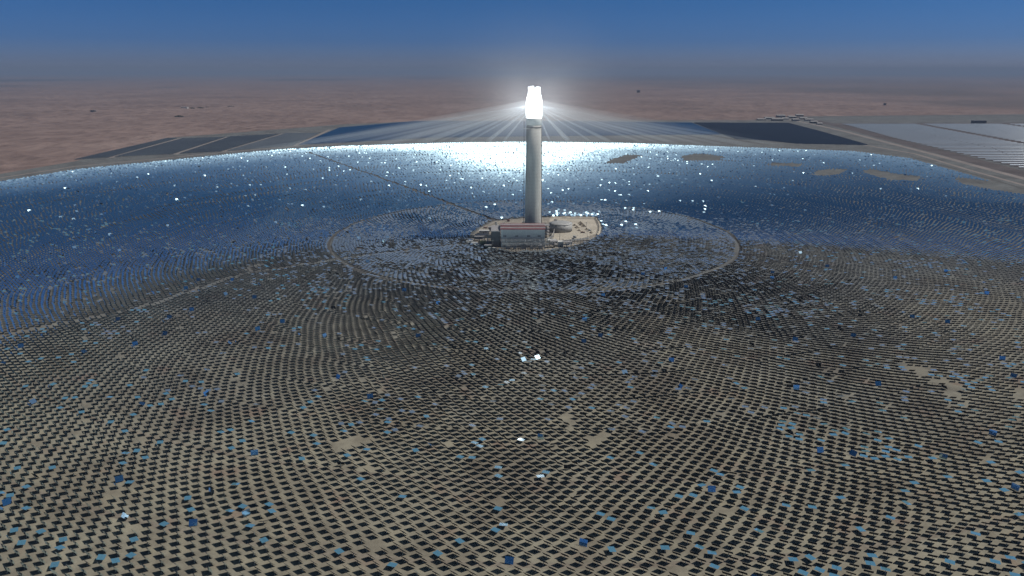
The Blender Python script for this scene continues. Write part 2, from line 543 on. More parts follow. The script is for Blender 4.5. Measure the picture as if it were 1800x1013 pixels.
# ------------------------------------------------------------------ heliostats
def layout():
    zones = [96, 180, 262, 356, 362, 440, 510, 578, 637, 690, 748, 825, 917, 1010, 1110, 1220, 1340, 1470, 1610, 1760, 1930, 2120]
    gaps = {(356, 362)}
    out = []
    ringno = 0
    for a, b in zip(zones[:-1], zones[1:]):
        if (a, b) in gaps:
            continue
        mid = (a + b) / 2
        da = min(7.0 + 0.0042 * mid, 11.0) if mid < 1000 else 9.7
        n = int(2 * math.pi * mid / da)
        rs, r = [], a
        while r < b:
            rs.append(r)
            r += (4.45 + 0.0024 * r) if r < 1000 else (4.9 + 0.0028 * r)
        kf = (b - a) / (r - a)
        for r in [a + (q - a) * kf + (1.2 if a in (362, 96) else 0) for q in rs]:
            ph = 2 * math.pi * (np.arange(n) + (0.5 * (ringno % 2) if r < 1000 else rng.random()) + a * 0.13) / n
            # behind and beside the tower the rings are set out independently of each other
            back = np.clip((np.sin(ph) * r + 330) / 260, 0, 1) * (r > 364)
            ph = ph + back * rng.uniform(-.5, .5) * 2 * math.pi / n
            out.append(np.stack([TX + r * np.cos(ph), TY + r * np.sin(ph), np.full(n, r), np.full(n, ringno)], 1))
            ringno += 1
    P = np.concatenate(out)
    X_, Y_ = P[:, 0].copy(), P[:, 1].copy()
    P[:, 0] += 1.1 * np.sin(Y_ / 29 + 1.3 * np.sin(X_ / 47)) + 0.8 * np.sin(X_ / 21 + Y_ / 17)
    P[:, 1] += 1.1 * np.sin(X_ / 31 + 1.3 * np.sin(Y_ / 43)) + 0.7 * np.sin(X_ / 18 - Y_ / 23)
    P[:, :2] += rng.normal(0, 1.0, (len(P), 2)) * np.where(P[:, 2] > 1000, 0.6, 0.33)[:, None]
    xy = P[:, :2]
    keep = inside(xy, FIELD)
    d = xy[:, 1]
    zc = CP * d + SP * CAM_H
    keep &= (np.abs(xy[:, 0]) < 0.7026 * zc + 300) & (d > 262)
    wx = xy + np.stack([4 * np.sin(xy[:, 1] / 7.3) + 3 * np.sin(xy[:, 0] / 4.1 + xy[:, 1] / 11), 4 * np.sin(xy[:, 0] / 8.1 + 1) + 3 * np.sin(xy[:, 1] / 3.7)], 1)
    for b in BARE:
        keep &= ~inside(wx, b)
    thin = np.sin(xy[:, 0] / 37 + 2 * np.sin(xy[:, 1] / 53)) * np.sin(xy[:, 1] / 41 + 1.7 * np.sin(xy[:, 0] / 67))
    keep &= rng.random(len(P)) > 0.05 * np.clip(thin, 0, 1) ** 3
    for line, w in RADIALS:
        for i in range(len(line) - 1):
            p, q = np.array(line[i]), np.array(line[i + 1])
            t = np.clip(((xy - p) @ (q - p)) / ((q - p) @ (q - p)), 0, 1)
            keep &= np.linalg.norm(xy - p - t[:, None] * (q - p), axis=1) > w / 2 + 2.6
    keep &= ~inside(xy, PAD) & (edge_dist(xy, PAD) > 4)
    keep &= rng.random(len(P)) > 0.006
    return P[keep]


P = layout()
N = len(P)
HUB = 2.4
ctr = np.stack([P[:, 0], P[:, 1], np.full(N, HUB)], 1)
tv = AIM - ctr
tv /= np.linalg.norm(tv, axis=1)[:, None]
nv = tv + SUN
nv /= np.linalg.norm(nv, axis=1)[:, None]
az = np.arctan2(nv[:, 1], nv[:, 0])
el = np.arcsin(nv[:, 2])
loose = np.where(rng.random(N) < 0.07, 5.0, 0.5)
az += rng.normal(0, 1, N) * R(1.0) * loose
el += rng.normal(0, 1, N) * R(1.0) * loose
u = rng.random(N)
# clumps in which more mirrors are parked face up
clump = (np.sin(P[:, 0] / 61 + 1.2 * np.sin(P[:, 1] / 83)) * np.sin(P[:, 1] / 47 + 1.1 * np.sin(P[:, 0] / 71)) + np.sin(P[:, 0] / 23 + P[:, 1] / 19) * .4)
right = np.clip((P[:, 0] - 20) / 250, 0, 1) * (P[:, 1] < 1250)
frac = 0.040 + 0.15 * np.clip(clump, 0, 1) ** 2 + right * (0.04 + 0.18 * np.clip(clump, 0, 1) ** 2)
far = P[:, 1] > TY + 150
rad = P[:, 2]
inner = np.clip((366 - rad) / 6, 0, 1)
frac = frac + inner * (0.55 + 0.3 * clump) + 0.17 * np.exp(-((rad - 380) / 120) ** 2)
frac = np.where(far & (rad > 366), 0.02, frac)
parked = u < frac
el[parked] = R(90) - np.abs(rng.normal(0, R(6), parked.sum())) - R(2)
az[parked] += rng.normal(0, R(20), parked.sum())
stray = (u > 0.986) | (far & (u > 0.952))
el[stray] = np.clip(el[stray] + rng.normal(0, R(14), stray.sum()), R(3), R(88))
az[stray] += rng.normal(0, R(22), stray.sum())
cz_ = CP * P[:, 1] + SP * (CAM_H - HUB)
gx = 900 + FPX * P[:, 0] / cz_
gy = 506.5 + FPX * np.tan(np.arctan2(CAM_H - HUB, P[:, 1]) - R(PITCH))
# mirrors waiting at stand-by throw the sun towards the viewpoint
glint = np.zeros(N, bool)
for x0, x1, y0, y1, pr in [(972, 1052, 374, 382, .32), (1056, 1125, 384, 402, .07), (1055, 1112, 316, 354, .03), (700, 1300, 268, 330, .003), (960, 1240, 352, 375, .015), (1500, 1700, 270, 300, .006)]:
    glint |= (gx > x0) & (gx < x1) & (gy > y0) & (gy < y1) & (rng.random(N) < pr)
for x0, y0 in [(942, 628), (926, 633), (1098, 651), (193, 411), (132, 436), (1407, 443)]:
    glint[np.argmin((gx - x0) ** 2 + ((gy - y0) * 2) ** 2)] = True
cv = np.array([0, 0, CAM_H]) - ctr
cv /= np.linalg.norm(cv, axis=1)[:, None]
hv = cv + SUN
hv /= np.linalg.norm(hv, axis=1)[:, None]
k_ = glint.sum()
az[glint] = np.arctan2(hv[glint, 1], hv[glint, 0]) + rng.normal(0, R(4.5), k_)
el[glint] = np.arcsin(hv[glint, 2]) + rng.normal(0, R(3.2), k_)
parked &= ~glint
# upright ones turned to the viewer: deep blue squares
face = (rng.random(N) < 0.0045) & ~glint & ~parked & (P[:, 1] < 1100)
k_ = face.sum()
az[face] = np.arctan2(cv[face, 1], cv[face, 0]) + rng.normal(0, R(25), k_)
el[face] = rng.uniform(R(8), R(45), k_)
stray |= face
nv = np.stack([np.cos(el) * np.cos(az), np.cos(el) * np.sin(az), np.sin(el)], 1)
# the outermost rows on the far side wait at a stand-by aim close to the sun's mirror direction
ed = edge_dist(P[:, :2], FIELD)
wst = np.clip(1 - ed / 300, 0, 1) ** .7 * (P[:, 1] > TY + 330) * np.where(P[:, 0] < TX, .55, .36) * np.clip(rng.normal(.95, .16, N), 0, 1.15) * (~stray) * (~glint)
nv = nv * (1 - wst[:, None]) + hv * wst[:, None]
# no chance sun flashes close to the viewpoint
flash = (np.einsum('ij,ij->i', nv / np.linalg.norm(nv, axis=1)[:, None], hv) > math.cos(R(7))) & ~glint & (P[:, 1] < 1150)
nv[flash] += np.array([-.35, .25, -.1])
nv /= np.linalg.norm(nv, axis=1)[:, None]
az = np.arctan2(nv[:, 1], nv[:, 0])
e1 = np.stack([-np.sin(az), np.cos(az), np.zeros(N)], 1)
e2 = np.cross(nv, e1)

HW, HH, TH = 2.7, 2.22, 0.10
zc = CP * P[:, 1] + SP * (CAM_H - HUB)
sx = 900 + FPX * P[:, 0] / zc
sy = 506.5 + FPX * np.tan(np.arctan2(CAM_H - HUB, P[:, 1]) - R(PITCH))
infr = (sx > 6) & (sx < 1794) & (sy < 1008)
order = np.argsort(np.where(infr, zc, 1e9))
near = np.zeros(N, bool)
near[order[:300]] = True


def field_mesh(sel, near_detail):
    c, a, b, n = ctr[sel], e1[sel], e2[sel], nv[sel]
    k = len(c)
    vs = []
    for dz in (0.0, -TH):
        for s, t in ((-1, -1), (1, -1), (1, 1), (-1, 1)):
            vs.append(c + a * HW * s + b * HH * t + n * (0.18 + dz))
    V = np.stack(vs, 1).reshape(-1, 3)
    o = (np.arange(k) * 8)[:, None]
    F = [(0, 1, 2, 3), (7, 6, 5, 4), (0, 4, 5, 1), (1, 5, 6, 2), (2, 6, 7, 3), (3, 7, 4, 0)]
    Q = np.stack([o + np.array(f) for f in F], 1).reshape(-1, 4)
    mi = np.tile([0, 1, 1, 1, 1, 1], k)
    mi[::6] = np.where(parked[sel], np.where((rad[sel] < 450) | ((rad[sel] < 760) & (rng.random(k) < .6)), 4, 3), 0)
    if near_detail:
        w = 0.16
        ps = []
        for z in (0.0, HUB + 0.05):
            for s, t in ((-1, -1), (1, -1), (1, 1), (-1, 1)):
                q = c.copy()
                q[:, 0] += s * w
                q[:, 1] += t * w
                q[:, 2] = z
                ps.append(q)
        V2 = np.stack(ps, 1).reshape(-1, 3)
        F2 = [(0, 1, 5, 4), (1, 2, 6, 5), (2, 3, 7, 6), (3, 0, 4, 7)]
        Q2 = np.stack([o + np.array(f) for f in F2], 1).reshape(-1, 4) + len(V)
        V = np.concatenate([V, V2])
        Q = np.concatenate([Q, Q2])
        mi = np.concatenate([mi, np.full(len(Q2), 2)])
    return V, Q, mi


rest = ~near
d2 = P[:, 1]
Va, Qa, Ma = field_mesh(np.where(rest & (d2 < 1250))[0], True)
Vb, Qb, Mb = field_mesh(np.where(rest & (d2 >= 1250))[0], False)
me = mesh_np('heliostat_field', np.concatenate([Va, Vb]), np.concatenate([Qa, Qb + len(Va)]), [M['mirror'], M['back'], M['steel'], M['skytint'], M['palesky']], np.concatenate([Ma, Mb]))
tag(link('heliostat_field', me), 'vast field of tracking mirrors ringing the tower, beyond the nearest rows', 'mirror field', 'heliostats around the tower', 'stuff')

# one heliostat with its parts, then copies
def heliostat_parts():
    mp = MB()
    g = 0.05
    for i in (-1, 1):
        for j in (-1, 1):
            x0, x1 = sorted((i * g / 2, i * HW))
            y0, y1 = sorted((j * g / 2, j * HH))
            mp.box(x0, x1, y0, y1, 0.14, 0.18)
    fr = MB()
    fr.bar((-HW * .94, 0, -0.02), (HW * .94, 0, -0.02), 0.26)
    for x in (-2.1, -0.75, 0.75, 2.1):
        fr.box(x - .06, x + .06, -HH * .95, HH * .95, 0.06, 0.138)
    for y in (-1.5, 1.5):
        fr.box(-HW * .95, HW * .95, y - .05, y + .05, 0.0, 0.058)
    fr.box(-HW + .02, HW - .02, -HH + .02, HH - .02, 0.132, 0.137)
    po = MB()
    po.lathe([(0.45, 0.0), (0.45, 0.12), (0.17, 0.14), (0.17, 2.0), (0.27, 2.02), (0.27, 2.27)], 10)
    return mp, fr, po


mp, fr, po = heliostat_parts()
mats_near = [mp.build('mirror_panel', M['mirror']), fr.build('support_frame', M['back']), po.build('post', M['steel'])]
me_near = [o.data for o in mats_near]
me_skytint = me_near[0].copy()
me_skytint.materials[0] = M['skytint']
for o in mats_near:
    bpy.data.objects.remove(o)

import mathutils
idx = np.where(near)[0]
rows = sorted(set(P[idx, 3]), reverse=True)
row_name = {}
for i, r_ in enumerate(rows):
    row_name[r_] = i + 1
for r_ in rows:
    mem = idx[P[idx, 3] == r_]
    mem = mem[np.argsort(sx[mem])]
    for k, h in enumerate(mem):
        if parked[h]:
            look = 'sky-blue mirror lying nearly flat'
        elif stray[h]:
            look = 'mirror tilted unlike its neighbours'
        elif (nv[h] @ (np.array([0, 0, CAM_H]) - ctr[h])) > 0:
            look = 'edge-on mirror showing its bright front'
        else:
            look = 'edge-on mirror with dark back'
        row = row_name[r_]
        lab = '%s, %s from left in %s row from camera' % (look, ordinal(k + 1), ordinal(row))
        root = thing('heliostat', lab, 'heliostat', (P[h, 0], P[h, 1], 0.0), 'heliostats around the tower')
        mt = mathutils.Matrix((e1[h], e2[h], nv[h])).transposed().to_4x4()
        for nm, dta in zip(('mirror_panel', 'support_frame', 'post'), me_near):
            c = link(nm, me_skytint if (parked[h] and nm == 'mirror_panel') else dta, root)
            if nm != 'post':
                c.matrix_local = mathutils.Matrix.Translation((0, 0, HUB)) @ mt

# ------------------------------------------------------------------ tower
tw = thing('solar_tower', 'tall tapering grey concrete tower with a blinding white receiver at its top', 'tower', (TX, TY, 0))
sh = MB().lathe([(15.2, 0), (14.9, 30), (14.3, 80), (13.6, 140), (13.1, 196)], 48).build('concrete_shaft', M['concrete'], tw)
MB().lathe([(13.6, 191.5), (13.6, 193.3)], 48).build('dark_band', M['darksteel'], sh)
for z in (40, 72, 104, 136, 168):
    MB().lathe([(15.25 - z * .0125, z), (15.25 - z * .0125, z + .5)], 48, caps=False).build('pour_joint', M['concrete'], sh)
MB().lathe([(13.1, 196.05), (13.2, 203), (14.0, 208)], 48).build('heat_shield', M['white'], tw)
rc = MB()
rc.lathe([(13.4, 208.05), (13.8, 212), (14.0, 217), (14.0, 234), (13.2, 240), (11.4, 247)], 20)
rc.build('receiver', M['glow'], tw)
MB().lathe([(11.0, 247.05), (11.0, 252), (10.2, 252.1), (10.2, 256)], 24).build('crown', M['crown_glare'], tw)
cr = MB()
for k in range(8):
    t = 2 * math.pi * k / 8 + .2
    x, y = 9.4 * math.cos(t), 9.4 * math.sin(t)
    cr.box(x - 1.6, x + 1.6, y - 1.6, y + 1.6, 256.02, 259 + (k % 3) * 1.1)
cr.build('crown_equipment', M['crown_glare'], tw)
pf = MB()
pf.box(-18.5, -8, -11, -3, 190.0, 190.8)
for x, y in ((-18.3, -10.8), (-13, -10.8), (-8.2, -10.8), (-18.3, -3.2)):
    pf.bar((x, y, 190.8), (x, y, 192.4), .25)
pf.bar((-18.3, -10.8, 192.3), (-8.2, -10.8, 192.3), .2)
pf.build('balcony', M['white'], tw)
lf = MB()
for x, y in ((-17.6, -1.2), (-17.6, 1.2), (-16.4, -1.2), (-16.4, 1.2)):
    lf.bar((x, y, 0), (x, y, 203), .35)
for k in range(50):
    z = 2 + k * 4
    lf.bar((-17.6, -1.2, z), (-16.4, -1.2, z + 2), .2)
    lf.bar((-16.4, -1.2, z + 2), (-17.6, -1.2, z + 4), .2)
lf.build('hoist_mast', M['darksteel'], tw)
ri = MB()
for k in range(3):
    t = R(-18 + 14 * k)
    ri.bar((15.5 * math.cos(t), 15.5 * math.sin(t), 0), (13.7 * math.cos(t), 13.7 * math.sin(t), 190), .5)
ri.build('riser_pipes', M['steel'], tw)
dr = MB().box(-4, 4, -15.9, -14.6, 0, 8).build('door', M['darksteel'], tw)

# ------------------------------------------------------------------ power island at the tower foot
sheet('gravel_pad', PAD, 0.06, M['padgravel'])
sheet('yard_ground', [G(*p) for p in [(966, 409), (966, 384), (1044, 385.5), (1050, 399), (1048, 411), (1020, 421), (975, 426)]], 0.10, M['yard'])
MBr = MB()
rim = [G(*p) for p in [(968, 383), (1008, 383), (1046, 384), (1051, 391), (1054, 400), (1053, 408), (1049, 415)]]
rim = [np.array(p) for p in rim]
fine = []
for p, q in zip(rim[:-1], rim[1:]):
    for k in range(12):
        fine.append(p + (q - p) * k / 12)
for k in range(len(fine) - 1):
    t = fine[k + 1] - fine[k]
    t /= np.linalg.norm(t)
    nn_ = np.array([-t[1], t[0]]) * (3.2 + .5 * math.sin(k * 1.7))
    a, b = fine[k], fine[k + 1]
    MBr.add([(*(a - nn_), .1), (*(a + nn_), .1), (*(b + nn_), .1), (*(b - nn_), .1), (*a, 2.6 + .5 * math.sin(k)), (*b, 2.6 + .5 * math.sin(k + 1))], [(0, 4, 5, 3), (4, 1, 2, 5), (0, 1, 4), (3, 5, 2)])
tag(MBr.build('sand_berm', M['yard']), 'low pale sand berm curving round the right rim of the tower yard', 'berm')


def frame(mb, x0, x1, y0, y1, z0, z1, nx, ny, nz, w=.45, brace=True):
    xs, ys, zs = np.linspace(x0, x1, nx + 1), np.linspace(y0, y1, ny + 1), np.linspace(z0, z1, nz + 1)
    for x in xs:
        for y in ys:
            mb.bar((x, y, z0), (x, y, z1), w)
    for z in zs[1:]:
        for y in ys:
            mb.bar((x0, y, z), (x1, y, z), w * .8)
        for x in xs:
            mb.bar((x, y0, z), (x, y1, z), w * .8)
    if brace:
        for i in range(0, nx, 2):
            for k in range(nz):
                mb.bar((xs[i], y0, zs[k]), (xs[i + 1], y0, zs[k + 1]), w * .6)


# main hall: ground floor stands behind the pipe racks
hx0, hx1, hy0, hy1, hz = -57.0, 17.5, -88.0, -40.0, 30.0
hall = thing('turbine_hall', 'large grey hall with maroon striped roof standing in front of the tower', 'building', (TX, TY, 0))
MB().box(hx0, hx1, hy0, hy1, 0, hz).build('wall', M['wall'], hall)
k = 0
for i in range(7):
    y0 = hy0 - 1 + (hy1 - hy0 + 2) * i / 7
    y1 = hy0 - 1 + (hy1 - hy0 + 2) * (i + 1) / 7
    zz = hz + .02 + 3.0 * (1 - abs((i + .5) / 7 - .5) * 2)
    MB().box(hx0 - 1, hx1 + 1, y0, y1 - .02, hz + .02, zz + .6).build('roof', M['redroof'] if i % 2 == 0 else M['greyroof'], hall)
for x in np.arange(hx0 + 6, hx1, 9.3):
    MB().box(x - .25, x + .25, hy0 - .25, hy0 - .003, 0, hz - .4).build('pilaster', M['white'], hall)
for x in (-50, -30, -10, 8):
    MB().box(x - 2.6, x + 2.6, hy0 - .12, hy0 - .004, 18, 20).build('window', M['darksteel'], hall)
MB().box(-38, -32, hy0 - .14, hy0 - .004, .1, 6).build('door', M['greyroof'], hall)

rk = thing('pipe_rack', 'open steel pipe rack running along the front of the grey hall', 'pipe rack', (TX, TY, 0))
f = MB()
frame(f, hx0 + 2, hx1 - 1, -112, -92, .06, 15, 9, 2, 3, .5)
f.build('frame', M['steel'], rk)
f = MB()
for j, (y, z) in enumerate([(-110, 10.5), (-107, 10.5), (-104, 10.6), (-99, 5.6), (-96, 5.6), (-94, 10.5), (-108, 15.5), (-101, 15.5)]):
    f.bar((hx0 + 2, y, z), (hx1 + 6, y, z), .9 - .05 * j)
f.build('pipes', M['tank'], rk)
f = MB()
for x, y, w_, h in [(-48, -102, 7, 5), (-36, -104, 5, 7), (-22, -102, 8, 8), (-8, -103, 6, 5), (6, -102, 7, 6)]:
    f.box(x, x + w_, y, y + 5, .1, h)
f.build('equipment', M['greyroof'], rk)

st = thing('steam_block', 'dark grey steel clad block on the left end of the hall', 'building', (TX, TY, 0))
MB().box(-73, -58.5, -90, -42, 0, 27).build('wall', M['darksteel'], st)
MB().box(-73.5, -58.2, -90.5, -41.5, 27.02, 28).build('roof', M['greyroof'], st)
f = MB()
frame(f, -80, -73.6, -86, -52, .06, 20, 1, 4, 4, .4)
f.build('stair_frame', M['steel'], st)

tk = thing('salt_tank', 'wide grey round storage tank right of the tower', 'storage tank', (TX + 53, TY + 44, 0))
MB().lathe([(21, .1), (21, 14)], 64).build('shell', M['tank'], tk)
MB().lathe([(21.4, 14.02), (21.4, 14.5), (16, 16.2), (8, 17.4), (2, 17.8)], 64).build('roof', M['tank'], tk)
f = MB()
for k in range(40):
    t = 2 * math.pi * k / 40
    f.bar((21.2 * math.cos(t), 21.2 * math.sin(t), 14.5), (21.2 * math.cos(t), 21.2 * math.sin(t), 15.7), .15)
f.build('railing', M['steel'], tk)

tk = thing('salt_tank', 'narrower grey round tank half hidden behind the tower foot', 'storage tank', (TX - 26, TY + 38, 0))
MB().lathe([(12, .1), (12, 12)], 48).build('shell', M['tank'], tk)
MB().lathe([(12.3, 12.02), (9, 13.4), (1, 14)], 48).build('roof', M['tank'], tk)

for (x, y, w_, d_, h, nx, nz, mt_, lab) in [
        (-48, 10, 22, 16, 17, 3, 3, 'rust', 'reddish steel frame rising left of the tower foot'),
        (17, -18, 12, 26, 22, 2, 4, 'darksteel', 'dark steel stair frame just right of the tower foot'),
        (26, -95, 12, 18, 11, 2, 2, 'steel', 'pale steel frame right of the grey hall'),
        (48, -92, 14, 12, 9, 2, 2, 'steel', 'small pale steel frame on the yard front'),
        (-104, -45, 18, 12, 8, 2, 2, 'darksteel', 'low dark steel frame on the left of the gravel pad')]:
    s = thing('steel_frame', lab, 'steel frame', (TX + x, TY + y, 0), 'steel frames of the power island')
    f = MB()
    frame(f, 0, w_, 0, d_, .1, h, nx, 2, nz, .45)
    f.build('columns', M[mt_], s)
    f = MB()
    for k in range(1, nz + 1):
        f.box(.3, w_ - .3, .3, d_ * .6, h * k / nz + .25, h * k / nz + .45)
    f.build('deck', M['greyroof'], s)

for (x, y, w_, d_, h, wm, rm, lab) in [
        (40, -86, 9, 10, 8, 'white', 'white', 'small white block building at the front of the yard'),
        (58, -72, 7, 5, 4.5, 'white', 'greyroof', 'low white hut with grey roof near the yard front'),
        (24, -70, 14, 11, 7, 'wall', 'white', 'pale flat roofed building between hall and yard'),
        (-104, -18, 24, 9, 5, 'wall', 'greyroof', 'long low grey shed on the left of the pad'),
        (-98, 18, 18, 8, 5, 'wall', 'white', 'low shed with white roof behind the left side of the pad'),
        (-82, 44, 20, 9, 6, 'greyroof', 'greyroof', 'grey shed on the far left rim of the pad'),
        (-92, -72, 9, 6, 6, 'yellow', 'yellow', 'yellowish green equipment house on the left of the pad'),
        (-84, -98, 11, 6, 5, 'darksteel', 'greyroof', 'dark hut at the left front rim of the pad'),
        (-6, 52, 16, 10, 10, 'greyroof', 'rust', 'brown roofed block behind the tower foot')]:
    s = thing('plant_building', lab, 'building', (TX + x, TY + y, 0), 'small buildings of the power island')
    MB().box(0, w_, 0, d_, .1, h).build('wall', M[wm], s)
    MB().box(-.4, w_ + .4, -.4, d_ + .4, h + .02, h + .6).build('roof', M[rm], s)
    MB().box(w_ * .4, w_ * .4 + 1.6, -.1, -.003, .15, 2.6).build('door', M['darksteel'], s)
    MB().box(w_ * .65, w_ * .65 + 1.8, -.08, -.003, h * .45, h * .45 + 1.2).build('window', M['darksteel'], s)

for i, (x, y, rz) in enumerate([(-108, -62, .1), (-103, -66, .5), (-97, -80, -.2), (-112, -52, .3), (-72, -104, 0)]):
    s = thing('shipping_container', 'white container, %s from left on the left side of the gravel pad' % ordinal([2, 3, 4, 1, 5][i]), 'container', (TX + x, TY + y, 0.06), 'containers beside the hall', rz)
    f = MB().box(-6, 6, -1.25, 1.25, .15, 2.75)
    for k in range(24):
        f.box(-5.9 + k * .5, -5.7 + k * .5, -1.31, -1.252, .3, 2.6)
    f.build('shell', M['white'], s)
    MB().box(6.002, 6.06, -1.15, 1.15, .2, 2.7).build('door', M['greyroof'], s)

# skids, valves stations and small plant scattered over the pad
skids = []
for k in range(400):
    if len(skids) >= 26: break
    px, py = rnd.uniform(834, 1040), rnd.uniform(386, 437)
    x, y = G(px, py)
    if not inside(np.array([[x, y]]), PAD)[0] or edge_dist(np.array([[x, y]]), PAD)[0] < 9: continue
    lx, ly = x - TX, y - TY
    if -84 < lx < 20 and -118 < ly < -36: continue
    if math.hypot(lx, ly) < 24 or math.hypot(lx - 53, ly - 44) < 28 or math.hypot(lx + 26, ly - 38) < 18: continue
    if any(math.hypot(x - a, y - b) < 13 for a, b in skids): continue
    skids.append((x, y))
skids.sort()
for i, (x, y) in enumerate(skids):
    t = thing('equipment_skid', 'small plant skid on the gravel pad, %s counting from the pad left end' % ordinal(i + 1), 'equipment skid', (x, y, .1), 'skids on the gravel pad', rnd.choice((0, .1, 1.57)))
    w_, d_, h = rnd.uniform(4, 9), rnd.uniform(3, 5), rnd.uniform(2.2, 5)
    f = MB().box(-w_ / 2, w_ / 2, -d_ / 2, d_ / 2, 0, .5)
    for q in (-1, 1):
        f.bar((q * w_ * .45, -d_ * .4, .5), (q * w_ * .45, -d_ * .4, h + 1), .3)
    f.build('base_frame', M['steel'], t)
    f = MB().box(-w_ * .4, w_ * .1, -d_ * .35, d_ * .35, .51, h)
    f.lathe([(1.2, .51), (1.2, h * .8), (.4, h * .95)], 12, w_ * .28, 0)
    f.build('cabinet', M[rnd.choice(['white', 'tank', 'greyroof', 'rust', 'darksteel', 'wall'])], t)
for nm, pts, lab in [('pipe_bridge', [(20, -60), (34, -34), (40, 24)], 'pale pipe bridge running from the hall to the wide tank'), ('pipe_bridge', [(-66, -38), (-40, -6), (-18, -2)], 'pale pipe bridge running from the dark block to the tower foot'),
                     ('pipe_bridge', [(30, -80), (70, -62), (96, -50)], 'pale pipe bridge crossing the front of the yard')]:
    t = thing(nm, lab, 'pipe bridge', (TX, TY, .1), 'pipe bridges of the power island')
    f, g_ = MB(), MB()
    for p, q in zip(pts[:-1], pts[1:]):
        for dz, off in ((6.0, 0), (6.0, 1.4), (7.4, .7)):
            f.bar((p[0], p[1] + off, dz), (q[0], q[1] + off, dz), .8)
        for k in range(5):
            x, y = p[0] + (q[0] - p[0]) * k / 5, p[1] + (q[1] - p[1]) * k / 5
            g_.bar((x, y, 0), (x, y, 8), .4)
            g_.bar((x, y + 1.8, 0), (x, y + 1.8, 8), .4)
            g_.bar((x, y, 5.4), (x, y + 1.8, 5.4), .35)
    f.build('pipes', M['tank'], t)
    g_.build('trestles', M['steel'], t)

# spoil heaps in the yard
for i, (x, y, r, h) in enumerate([(*[a - b for a, b in zip(G(px, py), (TX, TY))], r, h) for px, py, r, h in [(1010, 397, 4, 3), (1014, 401, 5, 4), (1020, 393, 6, 4), (1026, 399, 6, 4.5), (1031, 404, 4, 3), (1018, 406, 4, 2.5), (1039, 410, 4, 3), (1022, 396, 6, 4)]]):
    vs, fs = [], []
    nn, mm = 20, 7
    for j in range(mm):
        q = j / (mm - 1)
        for k in range(nn):
            t = 2 * math.pi * k / nn
            w_ = 1 + .22 * math.sin(3 * t + i) + .12 * math.sin(7 * t + 2 * i)
            vs.append((r * q * w_ * math.cos(t), r * q * w_ * .8 * math.sin(t), h * (1 - q) ** 1.2 * (1 + .15 * math.sin(5 * t + i))))
    for j in range(mm - 1):
        for k in range(nn):
            fs.append((j * nn + k, (j + 1) * nn + k, (j + 1) * nn + (k + 1) % nn, j * nn + (k + 1) % nn))
    o = MB().add(vs, fs, False).build('spoil_heap', M['spoil'], None, (TX + x, TY + y, .1))
    tag(o, 'dark heap of dug earth, %s from left in the pale yard right of the tank' % ordinal([1, 2, 4, 6, 7, 3, 8, 5][i]), 'earth heap', 'heaps of earth in the yard')

f = MB()
for a, b in [((52, -52), (104, -40)), ((52, -52), (52, -30))]:
    f.bar((*a, 1.2), (*b, 1.2), .5)
    f.bar((*a, .5), (*b, .5), .8)
tag(f.build('low_wall', M['darksteel'], None, (TX, TY, .1)), 'low dark wall across the front of the pale yard', 'wall')
for i, (x, y, h) in enumerate([(92, -58, 20), (44, -60, 16), (22, -100, 18), (-70, -110, 16), (-118, -30, 14), (100, 40, 16)]):
    s = thing('light_mast', ['slim mast with lamps at the right end of the yard', 'slim mast with lamps at the middle of the yard front', 'slim mast with lamps at the right end of the pipe rack',
              'slim mast with lamps at the left end of the pipe rack', 'slim mast with lamps on the left rim of the pad', 'slim mast with lamps on the far right rim of the yard'][i], 'light mast', (TX + x, TY + y, .1), 'light masts round the power island')
    MB().lathe([(.4, 0), (.3, h * .5), (.2, h)], 8).build('pole', M['darksteel'], s)
    MB().box(-1.4, 1.4, -.4, .4, h, h + .5).build('lamp_head', M['steel'], s)

# ------------------------------------------------------------------ photovoltaic fields and trough field
def clip_rows(poly, pitch):
    ys = [p[1] for p in poly]
    y = min(ys) + pitch
    out = []
    while y < max(ys):
        xs = []
        for i in range(len(poly)):
            (x0, y0), (x1, y1) = poly[i], poly[(i + 1) % len(poly)]
            if (y0 > y) != (y1 > y):
                xs.append(x0 + (x1 - x0) * (y - y0) / (y1 - y0))
        xs.sort()
        for a, b in zip(xs[::2], xs[1::2]):
            out.append((a, b, y))
        y += pitch
    return out


def pv_block(poly, pitch, w, tilt, mat, label):
    m = MB()
    for a, b, y in clip_rows(poly, pitch):
        c, s = w * math.cos(R(tilt)) / 2, w * math.sin(R(tilt)) / 2
        z = 1.9
        x = a
        while x < b - 8:
            e = min(b, x + 180 + 40 * rnd.random())
            m.add([(x, y - c, z - s), (e, y - c, z - s), (e, y + c, z + s), (x, y + c, z + s), (x, y - c, z - s - .12), (e, y - c, z - s - .12), (e, y + c, z + s - .12), (x, y + c, z + s - .12)],
                  [(0, 1, 2, 3), (7, 6, 5, 4), (0, 4, 5, 1), (1, 5, 6, 2), (2, 6, 7, 3), (3, 7, 4, 0)])
            x = e + 4
    o = m.build('solar_panel_block', mat)
    return tag(o, label, 'solar panels', 'photovoltaic blocks behind the mirror field', 'stuff')


